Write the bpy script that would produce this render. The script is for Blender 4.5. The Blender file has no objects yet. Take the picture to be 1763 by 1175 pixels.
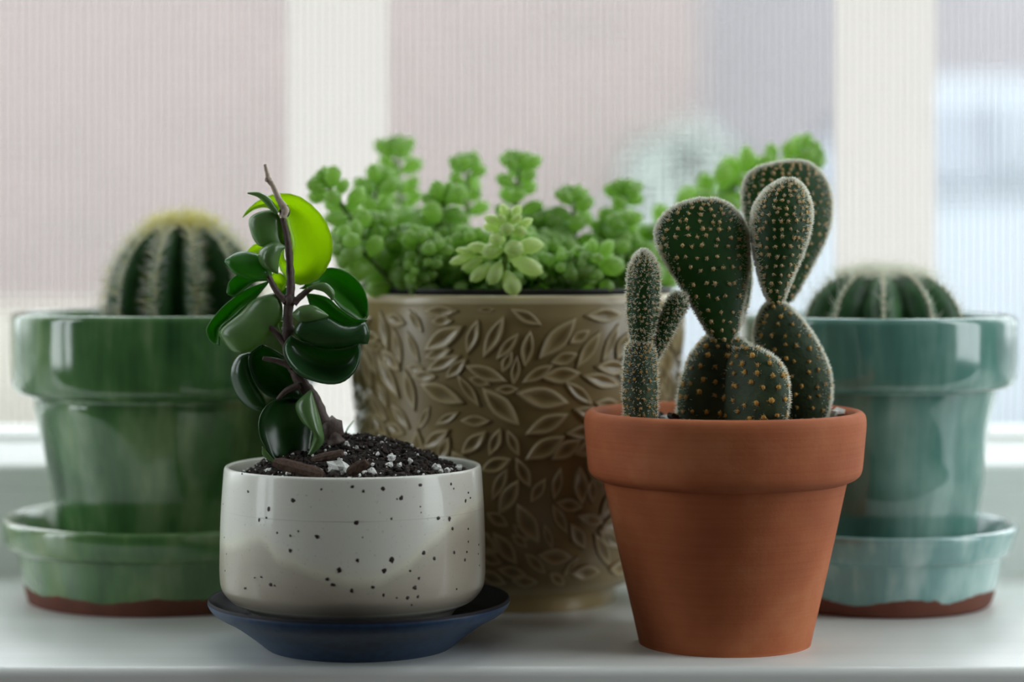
import bpy, bmesh, math, random
from math import sin, cos, pi, sqrt, atan2, radians
from mathutils import Vector, Matrix, noise

random.seed(7)
sc = bpy.context.scene
C = sc.collection

# ------------------------------------------------------------------ camera, world, lights, exposure
F = 3900.0; CAMZ = 0.15; HZ = 420.0; CX = 881.5
cam_d = bpy.data.cameras.new('camera'); cam = bpy.data.objects.new('camera', cam_d); C.objects.link(cam)
cam.location = (0, 0, CAMZ); cam.rotation_euler = (pi/2, 0, 0)
cam_d.sensor_width = 36; cam_d.lens = F/1763*36; cam_d.shift_y = -(587.5-HZ)/1763
cam_d.clip_start = 0.01; cam_d.clip_end = 200
cam_d.dof.use_dof = True; cam_d.dof.focus_distance = 0.825; cam_d.dof.aperture_fstop = 4.4
sc.camera = cam
sc.view_settings.view_transform = 'Standard'; sc.view_settings.look = 'None'
sc.view_settings.exposure = 0.0; sc.view_settings.gamma = 1; sc.view_settings.use_curve_mapping = False
w = bpy.data.worlds.new('overcast_sky'); sc.world = w; w.use_nodes = True
bg = w.node_tree.nodes['Background']; bg.inputs[0].default_value = (0.90, 0.965, 1.0, 1); bg.inputs[1].default_value = 5.3
try:
    sc.cycles.max_bounces = 10; sc.cycles.transparent_max_bounces = 16
    sc.cycles.sample_clamp_indirect = 6.0
except Exception: pass
def portal(name, loc, rot, sx, sy):
    l = bpy.data.lights.new(name, 'AREA'); l.shape = 'RECTANGLE'; l.size = sx; l.size_y = sy
    l.cycles.is_portal = True
    o = bpy.data.objects.new(name, l); C.objects.link(o); o.location = loc; o.rotation_euler = rot
portal('window_portal', (-0.25, 1.24, 0.80), (-pi/2, 0, 0), 2.1, 1.6)
portal('side_window_portal', (-1.64, 0.49, 0.65), (0, -pi/2, 0), 1.5, 0.62)

portal('right_window_portal', (0.92, 0.63, 0.68), (0, pi/2, 0), 1.4, 0.42)

# ------------------------------------------------------------------ helpers
def at(px, py, D):
    return Vector(((px-CX)/F*D, D, CAMZ-(py-HZ)/F*D))
def ob(name, me, m=None, parent=None, loc=None, **kw):
    o = bpy.data.objects.new(name, me); C.objects.link(o)
    if m is not None:
        for mm in (m if isinstance(m, (list, tuple)) else [m]):
            if me.materials.find(mm.name) < 0: me.materials.append(mm)
    if parent: o.parent = parent
    if loc is not None: o.location = loc
    for k, v in kw.items(): o[k] = v
    return o
def mesh(name, v, f, smooth=True, mi=None):
    me = bpy.data.meshes.new(name); me.from_pydata([tuple(p) for p in v], [], f)
    bm = bmesh.new(); bm.from_mesh(me); bmesh.ops.recalc_face_normals(bm, faces=bm.faces); bm.to_mesh(me); bm.free()
    if smooth: me.polygons.foreach_set('use_smooth', [True]*len(me.polygons))
    if mi: me.polygons.foreach_set('material_index', mi)
    me.update(); return me
def raw(name, v, f, smooth=True, mi=None):
    me = bpy.data.meshes.new(name); me.from_pydata([tuple(p) for p in v], [], f)
    if smooth: me.polygons.foreach_set('use_smooth', [True]*len(me.polygons))
    if mi: me.polygons.foreach_set('material_index', mi)
    me.update(); return me
def root(name, loc, label, cat, group=None):
    o = bpy.data.objects.new(name, None); C.objects.link(o); o.location = loc; o.empty_display_size = 0.02
    o['label'] = label; o['category'] = cat
    if group: o['group'] = group
    return o
def box(a, b, bev=0.0, seg=2):
    bm = bmesh.new(); bmesh.ops.create_cube(bm, size=1)
    for v in bm.verts:
        v.co = Vector([(a[i]+b[i])/2 + v.co[i]*(b[i]-a[i]) for i in range(3)])
    if bev > 0: bmesh.ops.bevel(bm, geom=bm.edges[:], offset=bev, segments=seg, affect='EDGES', profile=0.5)
    me = bpy.data.meshes.new('box'); bm.to_mesh(me); bm.free()
    if bev > 0: me.polygons.foreach_set('use_smooth', [True]*len(me.polygons))
    return me
def catmull(P, n):
    """n samples along a list of tuples"""
    P = [Vector(p) if len(p) in (2, 3, 4) else p for p in P]
    out = []; m = len(P)-1
    for i in range(n):
        t = i/(n-1)*m; k = min(int(t), m-1); u = t-k
        p0 = P[max(k-1, 0)]; p1 = P[k]; p2 = P[k+1]; p3 = P[min(k+2, m)]
        out.append(0.5*((2*p1)+(p2-p0)*u+(2*p0-5*p1+4*p2-p3)*u*u+(3*p1-p0-3*p2+p3)*u**3))
    return out
def lathe(name, prof, segs=128, sub=3, wob=0.0, seed=0, attr=None):
    """prof: (r,z) list; first/last with r=0 close the form"""
    P = []
    for i in range(len(prof)-1):
        a, b = prof[i], prof[i+1]
        for k in range(sub): P.append((a[0]+(b[0]-a[0])*k/sub, a[1]+(b[1]-a[1])*k/sub))
    P.append(prof[-1])
    v = []; f = []; idx = []
    for (r, z) in P:
        if r < 1e-6:
            idx.append([len(v)]); v.append((0, 0, z)); continue
        row = []
        for s in range(segs):
            a = 2*pi*s/segs
            rr = r
            if wob: rr += wob*noise.noise(Vector((cos(a)*1.3+seed, sin(a)*1.3, z*25+seed)))
            row.append(len(v)); v.append((rr*cos(a), rr*sin(a), z))
        idx.append(row)
    for i in range(len(P)-1):
        A, B = idx[i], idx[i+1]
        for s in range(segs):
            t = (s+1) % segs
            if len(A) == 1 and len(B) == 1: continue
            if len(A) == 1: f.append((A[0], B[s], B[t]))
            elif len(B) == 1: f.append((A[s], B[0], A[t]))
            else: f.append((A[s], B[s], B[t], A[t]))
    return mesh(name, v, f)
def bezprof(pts, n):
    return [tuple(p) for p in catmull([(a, b) for a, b in pts], n)]
class MB:
    def __init__(s): s.v = []; s.f = []; s.mi = []
    def add(s, v, f, mi=0):
        o = len(s.v); s.v += [tuple(p) for p in v]; s.f += [tuple(i+o for i in q) for q in f]; s.mi += [mi]*len(f)
    def me(s, name, smooth=True): return raw(name, s.v, s.f, smooth, s.mi)
def basis(n):
    n = n.normalized(); a = Vector((0, 0, 1)) if abs(n.z) < .9 else Vector((1, 0, 0))
    x = a.cross(n).normalized(); return x, n.cross(x), n
def hair(mb, p, d, L, r, bend=None, mi=0, seg=1):
    x, y, n = basis(d); v = []
    q = p.copy(); rr = r
    for k in range(seg):
        t = k/seg
        c = p + d*(L*t) + (bend*(t*t*L) if bend else Vector())
        for j in range(3):
            a = 2*pi*j/3; v.append(c + (x*cos(a)+y*sin(a))*r*(1-t*.6))
    v.append(p+d*L+(bend*L if bend else Vector()))
    f = []
    for k in range(seg-1):
        for j in range(3): f.append((k*3+j, k*3+(j+1) % 3, k*3+3+(j+1) % 3, k*3+3+j))
    b = (seg-1)*3
    for j in range(3): f.append((b+j, b+(j+1) % 3, len(v)-1))
    mb.add(v, f, mi)
def tube(mb, pts, rad, seg=8, mi=0, n=None, cap=True, bump=0):
    n = n or len(pts)*5
    Q = catmull(pts, n); R = catmull([(r, 0) for r in rad], n) if isinstance(rad, (list, tuple)) else [Vector((rad, 0))]*n
    v = []; f = []; X = None
    for i, q in enumerate(Q):
        T = (Q[min(i+1, n-1)]-Q[max(i-1, 0)]).normalized()
        if X is None: X = basis(T)[0]
        X = (X - T*X.dot(T)).normalized(); Y = T.cross(X)
        for j in range(seg):
            a = 2*pi*j/seg; r = R[i][0]
            if bump: r *= 1+bump*noise.noise(q*900+Vector((cos(a), sin(a), 0)))
            v.append(q+(X*cos(a)+Y*sin(a))*r)
    for i in range(n-1):
        for j in range(seg):
            k = (j+1) % seg; f.append((i*seg+j, i*seg+k, (i+1)*seg+k, (i+1)*seg+j))
    if cap:
        f.append(tuple(range(seg-1, -1, -1))); f.append(tuple((n-1)*seg+j for j in range(seg)))
    mb.add(v, f, mi)
ICO = None
def ico(sub=1):
    bm = bmesh.new(); bmesh.ops.create_icosphere(bm, subdivisions=sub, radius=1)
    v = [x.co.copy() for x in bm.verts]; f = [tuple(y.index for y in x.verts) for x in bm.faces]; bm.free(); return v, f
ICO1, ICO2 = ico(1), ico(2)
def blob(mb, c, s, jag=0.0, mi=0, I=None, sd=0):
    V, Fc = I or ICO1
    R = Matrix.Rotation(random.uniform(0, 6), 3, Vector((random.random(), random.random(), random.random()+.01)).normalized())
    out = []
    for p in V:
        k = 1+jag*noise.noise(p*1.7+Vector((sd, sd*2.3, c.x*900)))*2
        out.append(c+R @ Vector((p.x*s[0]*k, p.y*s[1]*k, p.z*s[2]*k)))
    mb.add(out, Fc, mi)

# ------------------------------------------------------------------ materials
def lin(c):
    return tuple((x/255/12.92 if x/255 <= .04045 else ((x/255+.055)/1.055)**2.4) for x in c)
class NT:
    def __init__(s, name):
        s.m = bpy.data.materials.new(name); s.m.use_nodes = True; s.t = s.m.node_tree; s.N = s.t.nodes
        s.p = s.N['Principled BSDF']; s.out = s.N['Material Output']
    def n(s, t, **kw):
        x = s.N.new(t)
        for k, v in kw.items():
            if k in x.inputs.keys(): x.inputs[k].default_value = v
            else: setattr(x, k, v)
        return x
    def l(s, a, b): s.t.links.new(a, b)
    def coord(s, kind='Object', scale=None):
        tc = s.n('ShaderNodeTexCoord')
        if scale is None: return tc.outputs[kind]
        mp = s.n('ShaderNodeMapping'); mp.inputs['Scale'].default_value = scale
        s.l(tc.outputs[kind], mp.inputs[0]); return mp.outputs[0]
    def noise(s, vec, scale, detail=4, rough=.55):
        x = s.n('ShaderNodeTexNoise'); x.inputs['Scale'].default_value = scale
        x.inputs['Detail'].default_value = detail; x.inputs['Roughness'].default_value = rough
        s.l(vec, x.inputs['Vector']); return x.outputs['Fac']
    def ramp(s, fac, stops):
        x = s.n('ShaderNodeValToRGB'); e = x.color_ramp.elements
        while len(e) < len(stops): e.new(.5)
        for k, (p, c) in enumerate(stops):
            e[k].position = p; e[k].color = (*c, 1) if len(c) == 3 else c
        s.l(fac, x.inputs[0]); return x.outputs[0]
    def mix(s, f, a, b):
        x = s.n('ShaderNodeMix', data_type='RGBA')
        for i, q in ((0, f), (6, a), (7, b)):
            if isinstance(q, (int, float)): x.inputs[i].default_value = q
            elif isinstance(q, tuple): x.inputs[i].default_value = (*q, 1)
            else: s.l(q, x.inputs[i])
        return x.outputs[2]
    def math(s, op, a, b=0.0, c=0.0, clamp=False):
        x = s.n('ShaderNodeMath', operation=op); x.use_clamp = clamp
        for i, q in enumerate((a, b, c)):
            if isinstance(q, (int, float)): x.inputs[i].default_value = q
            else: s.l(q, x.inputs[i])
        return x.outputs[0]
    def base(s, c):
        if isinstance(c, tuple): s.p.inputs['Base Color'].default_value = (*c, 1)
        else: s.l(c, s.p.inputs['Base Color'])
    def bump(s, h, strength=.3, dist=.001):
        x = s.n('ShaderNodeBump'); x.inputs['Strength'].default_value = strength; x.inputs['Distance'].default_value = dist
        s.l(h, x.inputs['Height']); s.l(x.outputs[0], s.p.inputs['Normal'])
    def set(s, **kw):
        for k, v in kw.items():
            k = {'rough': 'Roughness', 'coat': 'Coat Weight', 'coatr': 'Coat Roughness', 'spec': 'Specular IOR Level',
                 'sss': 'Subsurface Weight', 'metal': 'Metallic', 'sheen': 'Sheen Weight'}[k]
            s.p.inputs[k].default_value = v
        return s
    def translucent(s, fac, col):
        t = s.n('ShaderNodeBsdfTranslucent'); mx = s.n('ShaderNodeMixShader'); mx.inputs[0].default_value = fac
        if isinstance(col, tuple): t.inputs[0].default_value = (*col, 1)
        else: s.l(col, t.inputs[0])
        s.l(s.p.outputs[0], mx.inputs[1]); s.l(t.outputs[0], mx.inputs[2]); s.l(mx.outputs[0], s.out.inputs[0])
def plain(name, col, rough=.6, var=.12, scale=60, bump=0, bdist=.0005, **kw):
    t = NT(name); c = t.coord(); n = t.noise(c, scale)
    t.base(t.ramp(n, [(.3, tuple(x*(1-var) for x in col)), (.7, tuple(min(1, x*(1+var)) for x in col))]))
    t.set(rough=rough, **kw)
    if bump: t.bump(t.noise(c, scale*3), bump, bdist)
    return t.m
def glaze(name, dark, mid, pale, clay, zline, rough=.1, top=.74):
    """running glaze, thin over edges, ragged line over the bare clay foot"""
    t = NT(name); co = t.coord()
    streak = t.noise(t.coord(scale=(70, 70, 9)), 1.0, 3)
    blot = t.noise(co, 28, 3)
    f = t.math('MULTIPLY_ADD', streak, .65, t.math('MULTIPLY', blot, .45))
    col = t.ramp(f, [(.36, dark), (.54, mid), (top, pale)])
    geo = t.n('ShaderNodeNewGeometry'); thin = t.ramp(geo.outputs['Pointiness'], [(.515, (0, 0, 0)), (.60, (1, 1, 1))])
    col = t.mix(t.math('MULTIPLY', thin, .75), col, pale)
    if zline is not None:
        sp = t.n('ShaderNodeSeparateXYZ'); t.l(co, sp.inputs[0])
        z = t.math('MULTIPLY_ADD', t.noise(co, 38, 4), -.011, sp.outputs[2])
        fac = t.math('MULTIPLY_ADD', z, 1400, -1400*(zline-.0055)+0, clamp=True)
        claycol = t.ramp(t.noise(co, 90), [(.3, tuple(x*.75 for x in clay)), (.7, clay)])
        col = t.mix(fac, claycol, col)
        t.l(t.math('MULTIPLY_ADD', fac, rough-.75, .75), t.p.inputs['Roughness'])
        t.l(fac, t.p.inputs['Coat Weight'])
    else:
        t.set(rough=rough, coat=.6)
    t.p.inputs['Coat Roughness'].default_value = .06
    t.base(col); t.bump(t.noise(co, 40, 2), .12, .002)
    return t.m
M = {}
clay = lin((116, 64, 46))
M['green'] = glaze('green_glaze', (.025, .085, .028), (.075, .19, .06), (.27, .40, .19), clay, None)
M['green_s'] = glaze('green_saucer_glaze', (.035, .11, .035), (.09, .21, .06), (.27, .37, .17), clay, .0065, .2)
M['teal'] = glaze('teal_glaze', (.055, .155, .13), (.10, .25, .205), (.45, .64, .56), clay, None, .1, 1.0)
M['teal_s'] = glaze('teal_saucer_glaze', (.10, .24, .23), (.17, .36, .34), (.50, .66, .62), clay, .0065, .2)

t = NT('terracotta'); co = t.coord()
n1 = t.noise(co, 26, 4); band = t.noise(t.coord(scale=(6, 6, 900)), 1, 2)
c1 = t.ramp(n1, [(.3, lin((150, 72, 36))), (.55, lin((172, 92, 52))), (.8, lin((198, 126, 84)))])
c1 = t.mix(t.math('MULTIPLY', band, .22), c1, lin((204, 142, 102)))
t.base(c1); t.set(rough=.72, spec=.3); t.bump(t.math('MULTIPLY_ADD', band, .7, t.noise(co, 700, 3)), .14, .0006)
M['terra'] = t.m

t = NT('speckled_white_glaze'); co = t.coord()
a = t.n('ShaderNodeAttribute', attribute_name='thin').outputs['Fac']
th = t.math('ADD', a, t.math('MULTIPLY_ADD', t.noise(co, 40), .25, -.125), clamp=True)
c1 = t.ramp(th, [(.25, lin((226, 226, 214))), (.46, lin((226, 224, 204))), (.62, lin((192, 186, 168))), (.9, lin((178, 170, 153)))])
sp = t.n('ShaderNodeTexNoise'); t.l(co, sp.inputs['Vector']); sp.inputs['Scale'].default_value = 900
fleck = t.ramp(sp.outputs['Fac'], [(.66, (0, 0, 0)), (.74, (1, 1, 1))])
c1 = t.mix(t.math('MULTIPLY', fleck, .25), c1, lin((110, 90, 75)))
t.base(c1); t.set(rough=.36, coat=.45, coatr=.10); t.bump(t.noise(t.coord(scale=(8, 8, 260)), 1, 3), .10, .0008)
M['white'] = t.m
M['speck'] = plain('iron_speckle', lin((48, 30, 30)), .5)
t = NT('blue_glaze'); co = t.coord()
t.base(t.ramp(t.noise(co, 300, 3), [(.35, lin((26, 52, 82))), (.7, lin((36, 68, 102)))])); t.set(rough=.42); t.bump(t.noise(co, 800), .1, .0003)
M['blue'] = t.m
M['blue_in'] = plain('blue_saucer_inside', lin((16, 15, 24)), .6, spec=.2)
t = NT('beige_glaze'); co = t.coord()
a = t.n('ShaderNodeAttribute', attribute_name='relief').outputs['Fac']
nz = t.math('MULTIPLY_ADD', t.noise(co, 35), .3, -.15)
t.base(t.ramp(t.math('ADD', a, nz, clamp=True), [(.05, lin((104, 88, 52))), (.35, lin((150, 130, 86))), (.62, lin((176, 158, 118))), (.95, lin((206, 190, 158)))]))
t.set(rough=.32, coat=.25, coatr=.15)
M['beige'] = t.m
M['black'] = plain('black_plastic', (.012, .012, .014), .35)

def leafmat(name, dark, mid, trans, tf, rough=.25, coat=.3, scale=60):
    t = NT(name); co = t.coord(); n = t.noise(co, scale, 3)
    c = t.ramp(n, [(.3, dark), (.7, mid)]); t.base(c); t.set(rough=rough, coat=coat, coatr=.25)
    t.translucent(tf, trans); return t.m
M['hoya_dark'] = leafmat('waxy_dark_leaf', (.012, .045, .014), (.03, .085, .028), (.10, .42, .01), .22)
M['hoya_mid'] = leafmat('waxy_green_leaf', (.03, .12, .015), (.06, .20, .03), (.13, .52, .012), .38)
M['hoya_pale'] = leafmat('waxy_greygreen_leaf', (.09, .19, .06), (.17, .29, .11), (.3, .55, .08), .28)
M['hoya_young'] = leafmat('waxy_young_leaf', (.22, .36, .02), (.32, .48, .05), (.68, .92, .05), .62)
M['hoya_stem'] = plain('brown_stem', lin((88, 72, 66)), .6, .3, 500, .4)
M['hoya_twig'] = plain('grey_twig', lin((190, 174, 156)), .6, .3, 500, .4)
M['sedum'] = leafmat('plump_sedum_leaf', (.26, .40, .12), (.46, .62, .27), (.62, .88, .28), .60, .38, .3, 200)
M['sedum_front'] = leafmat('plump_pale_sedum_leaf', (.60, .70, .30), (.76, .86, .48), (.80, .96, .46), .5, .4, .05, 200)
M['sedum_stem'] = leafmat('sedum_stem', (.14, .25, .06), (.25, .36, .10), (.4, .6, .1), .25, .5, 0)

t = NT('prickly_pear_skin'); co = t.coord()
t.base(t.ramp(t.noise(co, 90, 4), [(.3, (.012, .035, .012)), (.7, (.03, .075, .022))])); t.set(rough=.5, spec=.35)
t.bump(t.noise(co, 700, 3), .3, .0004); t.translucent(.22, (.16, .45, .05)); M['pad'] = t.m
t = NT('prickly_pear_old_skin'); co = t.coord()
t.base(t.ramp(t.noise(co, 120, 5), [(.3, (.018, .040, .016)), (.72, (.055, .09, .035))])); t.set(rough=.65)
t.bump(t.noise(co, 500, 4), .5, .0006); t.translucent(.06, (.10, .3, .03)); M['pad_old'] = t.m
M['areole'] = plain('tan_areole_wool', lin((214, 184, 130)), .9)
M['areole_old'] = plain('orange_areole_wool', lin((206, 160, 78)), .9)
def hairmat(name, col, tf=.5):
    t = NT(name); t.base(col); t.set(rough=.5); t.translucent(tf, col); return t.m
M['hair'] = hairmat('white_spine', (.96, .96, .86), .6)
M['hair_y'] = hairmat('yellow_spine', (.95, .90, .42))
M['hair_g'] = hairmat('golden_glochid', (.85, .68, .34))
t = NT('barrel_skin'); co = t.coord()
t.base(t.ramp(t.noise(co, 120, 4), [(.3, (.014, .06, .018)), (.7, (.035, .12, .03))])); t.set(rough=.5); t.bump(t.noise(co, 400), .2, .0004); t.translucent(.08, (.2, .5, .05))
M['barrel'] = t.m
M['wool'] = hairmat('areole_wool', (.85, .80, .62), .3)
t = NT('potting_soil'); co = t.coord()
t.base(t.ramp(t.noise(co, 420, 6, .7), [(.35, (.006, .005, .004)), (.62, (.035, .024, .018)), (.8, (.10, .07, .05))])); t.set(rough=.95)
t.bump(t.noise(co, 600, 6, .8), 1.0, .002); M['soil'] = t.m
M['perlite'] = plain('perlite', (.80, .80, .76), .9, .15, 900, .6, .0006)
M['crumb'] = plain('soil_crumb', (.030, .020, .015), .95, .5, 500)
M['bark'] = plain('bark_chip', (.085, .045, .028), .9, .4, 900, .8, .001)

t = NT('white_painted_wood'); co = t.coord()
t.base(t.ramp(t.noise(t.coord(scale=(3, 60, 60)), 1, 4), [(.3, (.74, .77, .73)), (.7, (.80, .82, .785))])); t.set(rough=.36, coat=.1, coatr=.3)
t.bump(t.noise(t.coord(scale=(10, 200, 200)), 1, 4), .10, .001); M['paint'] = t.m
M['frame'] = plain('white_window_frame', (.84, .87, .83), .4, .03, 20)
t = NT('translucent_vinyl'); t.base((.70, .68, .65)); t.set(rough=.5, spec=.2); t.translucent(.8, (.79, .755, .72)); M['vinyl'] = t.m
t = NT('insect_screen'); t.base((.4, .4, .4)); t.set(rough=.5); t.translucent(.4, (.42, .42, .42)); M['screen'] = t.m
M['wall'] = plain('room_wall_paint', (.20, .19, .18), .85, .04, 4)
M['ceil'] = plain('ceiling_paint', (.35, .35, .34), .9, .03, 4)
M['floor'] = plain('wood_floor', (.16, .09, .05), .5, .3, 8)

# ------------------------------------------------------------------ setting
def struct(name, me, m, parent=None, **kw):
    o = ob(name, me, m, parent, **kw)
    if parent is None: o['kind'] = 'structure'
    return o
YW = 1.03                                    # inner face of the window frame
WX0, WX1 = -1.30, 0.80
struct('floor', box((-1.52, -2.6, -0.80), (0.80, 0.83, -0.75)), M['floor'])
struct('ceiling', box((-1.52, -2.6, 1.75), (0.80, 1.2, 1.80)), M['ceil'])
wb = bpy.data.objects.new('wall_back', None); C.objects.link(wb); wb['kind'] = 'structure'
for nm, a, b in (('lower_wall', (-1.52, .835, -.75), (0.90, 1.2, -.030)), ('left_pier', (-1.52, .835, -.030), (WX0, 1.2, 1.75)),
                 ('right_pier', (WX1, .835, -.030), (0.90, 1.2, 1.75)), ('lintel', (WX0, .835, 1.55), (WX1, 1.2, 1.75))):
    ob(nm, box(a, b), M['wall'], wb)
wl = bpy.data.objects.new('wall_left', None); C.objects.link(wl); wl['kind'] = 'structure'
for a, b in (((-1.62, -2.6, -.75), (-1.52, .18, 1.75)), ((-1.62, .80, -.75), (-1.52, 1.2, 1.75)), ((-1.62, .18, -.75), (-1.52, .80, -.10)), ((-1.62, .18, 1.4), (-1.52, .80, 1.75))):
    ob('wall_panel', box(a, b), M['wall'], wl)
wr = bpy.data.objects.new('wall_right', None); C.objects.link(wr); wr['kind'] = 'structure'
for a, b in (((.8, -2.6, -.75), (.9, .42, 1.75)), ((.8, .42, -.75), (.9, .835, -.03)), ((.8, .42, 1.4), (.9, .835, 1.75))):
    ob('wall_panel', box(a, b), M['wall'], wr)
w3 = bpy.data.objects.new('window_3', None); C.objects.link(w3); w3['kind'] = 'structure'
for (a, b) in (((.83, .42, -.03), (.88, .835, .01)), ((.83, .42, 1.36), (.88, .835, 1.4)), ((.83, .42, .01), (.88, .45, 1.36)), ((.83, .805, .01), (.88, .835, 1.36))):
    ob('frame_bar', box(a, b, .004), M['frame'], w3)
struct('wall_front', box((-1.62, -2.7, -.75), (0.9, -2.6, 1.75)), M['wall'])
w2 = bpy.data.objects.new('window_2', None); C.objects.link(w2); w2['kind'] = 'structure'
for (a, b) in (((-1.60, .18, -.10), (-1.54, .80, -.05)), ((-1.60, .18, 1.35), (-1.54, .80, 1.4)), ((-1.60, .18, -.05), (-1.54, .22, 1.35)),
               ((-1.60, .74, -.05), (-1.54, .80, 1.35)), ((-1.60, .40, -.05), (-1.54, .46, 1.35))):
    ob('frame_bar', box(a, b, .004), M['frame'], w2)

# sill board with rounded nosing
sill = struct('trim_1', box((-1.30, 0.8015, -0.030), (0.80, YW+.02, 0.0), .0035, 4), M['paint'])
sill['label'] = 'white painted window sill board that all the pots stand on'
# window
win = bpy.data.objects.new('window_1', None); C.objects.link(win); win['kind'] = 'structure'
def extrude_profile(prof, x0, x1):
    n = len(prof); v = [(x0, y, z) for y, z in prof]+[(x1, y, z) for y, z in prof]
    f = [(i, (i+1) % n, n+(i+1) % n, n+i) for i in range(n)]+[tuple(range(n)), tuple(range(2*n-1, n-1, -1))]
    me = mesh('rail', v, f, False)
    return me
ob('bottom_rail', extrude_profile([(YW, 0), (YW, .0375), (YW+.003, .0385), (YW+.003, .0475), (YW+.005, .0490), (YW+.100, .0520), (YW+.100, .055), (YW+.14, .056), (YW+.14, 0)], WX0, WX1), M['frame'], win)
ob('top_rail', box((WX0, YW, 1.49), (WX1, YW+.14, 1.55), .003), M['frame'], win)
ob('side_stile', box((WX0, YW, .05), (WX0+.05, YW+.14, 1.49), .003), M['frame'], win)
ob('side_stile', box((WX1-.05, YW, .05), (WX1, YW+.14, 1.49), .003), M['frame'], win)
DM = 1.205
for k in range(-4, 4):
    xm = -.0925+.2905*k
    if WX0+.05 < xm < WX1-.05:
        # thin translucent glazing bars, moulded on both faces
        hw = .0265
        pr = [(-hw, 0), (-hw, .003), (-hw+.006, .0045), (-.006, .006), (.006, .006), (hw-.006, .0045), (hw, .003), (hw, 0)]
        v = [(xm+a, DM-b, .055) for a, b in pr]+[(xm+a, DM-b, 1.5) for a, b in pr]; n = len(pr)
        f = [(i, (i+1) % n, n+(i+1) % n, n+i) for i in range(n)]+[tuple(range(n)), tuple(range(2*n-1, n-1, -1))]
        ob('glazing_bar', mesh('bar', v, f, False), M['vinyl'], win)
# insect screen: woven wires, real geometry
mb = MB(); DS = 1.135; pitch = 12.6/F*DS; rw = .00030
def wire(p, q, r):
    d = (q-p).normalized(); x, y, _ = basis(d)
    v = [c+(x*cos(a)+y*sin(a))*r for c in (p, q) for a in (0, pi/2, pi, 3*pi/2)]
    mb.add(v, [(j, (j+1) % 4, 4+(j+1) % 4, 4+j) for j in range(4)])
x = WX0+.05
while x < WX1-.05: wire(Vector((x, DS, .052)), Vector((x, DS, 1.49)), rw*1.15); x += pitch
z = .054
while z < 1.49: wire(Vector((WX0+.05, DS+.0005, z)), Vector((WX1-.05, DS+.0005, z)), rw); z += pitch*.8
ob('screen_mesh', mb.me('screen'), M['screen'], win, kind='stuff')

# ------------------------------------------------------------------ outside
GZ = -1.0
t = NT('pale_paving'); t.base(t.ramp(t.noise(t.coord(), .8), [(.3, (.25, .26, .27)), (.7, (.32, .325, .33))])); t.set(rough=.9)
gme = mesh('ground', [(-30, 1.6, GZ), (30, 1.6, GZ), (30, 40, GZ), (-30, 40, GZ)], [(0, 1, 2, 3)], False)
struct('ground', gme, t.m)
t = NT('pink_brick'); br = t.n('ShaderNodeTexBrick'); br.inputs['Scale'].default_value = 1
br.inputs['Brick Width'].default_value = .22; br.inputs['Row Height'].default_value = .075; br.inputs['Mortar Size'].default_value = .01
br.inputs['Color1'].default_value = (.195, .148, .138, 1); br.inputs['Color2'].default_value = (.245, .178, .166, 1); br.inputs['Mortar'].default_value = (.32, .30, .28, 1)
sp = t.n('ShaderNodeSeparateXYZ'); cb = t.n('ShaderNodeCombineXYZ'); t.l(t.coord(), sp.inputs[0]); t.l(sp.outputs[0], cb.inputs[0]); t.l(sp.outputs[2], cb.inputs[1]); t.l(cb.outputs[0], br.inputs['Vector'])
t.base(t.mix(t.ramp(t.noise(t.coord(), .9), [(.4, (0, 0, 0)), (.7, (.6, .6, .6))]), br.outputs['Color'], (.265, .216, .203))); t.set(rough=.9); M['brick'] = t.m
M['stone'] = plain('cream_stone', (.37, .345, .29), .9, .08, 2)
M['siding'] = plain('pale_grey_siding', (.305, .285, .295), .7, .04, 2)
M['roof'] = plain('grey_roof', (.22, .22, .24), .8, .1, 3)
house = root('brick_house', (-2.2, 13.5, GZ), 'pale pink brick house with a cream stone base across the street', 'building')
ob('wall', box((-9, -1.5, 0), (3.2, 4.5, 5.2)), M['brick'], house)
ob('stone_base', box((-9.05, -1.56, 0), (3.25, -1.45, .82), .01), M['stone'], house)
ob('roof', extrude_profile([(-1.9, 5.1), (1.5, 7.6), (4.9, 5.1), (4.7, 5.0), (1.5, 7.3), (-1.8, 5.0)], -9.4, 3.35), M['roof'], house)
for x0 in (-6.5, -3.0): 
    fr = ob('window', box((x0, -1.56, 2.6), (x0+1.1, -1.46, 4.2), .01), M['frame'], house)
    ob('pane', box((x0+.1, -1.575, 2.7), (x0+1.0, -1.55, 4.1)), M['black'], fr)
for k in range(3):
    ob('porch_step', box((.5, -3.0+.45*k, .35*k*1.0), (2.0+.2*k, -1.56, .35*(k+1)), .01), M['stone'], house)
h2 = root('grey_house', (4.6, 20.5, GZ), 'pale grey clapboard house behind the parked car', 'building')
ob('wall', box((-3.4, -1.5, 0), (9, 4.5, 6.5)), M['siding'], h2)
ob('roof', extrude_profile([(-1.9, 6.4), (1.5, 8.7), (4.9, 6.4), (4.7, 6.3), (1.5, 8.4), (-1.8, 6.3)], -3.55, 9.4), M['roof'], h2)
for x0 in (3.6, 6.6): 
    fr = ob('window', box((x0, -1.56, 2.6), (x0+1.1, -1.46, 4.2), .01), M['frame'], h2)
    ob('pane', box((x0+.1, -1.575, 2.7), (x0+1.0, -1.55, 4.1)), M['black'], h2 if False else fr)
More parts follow.
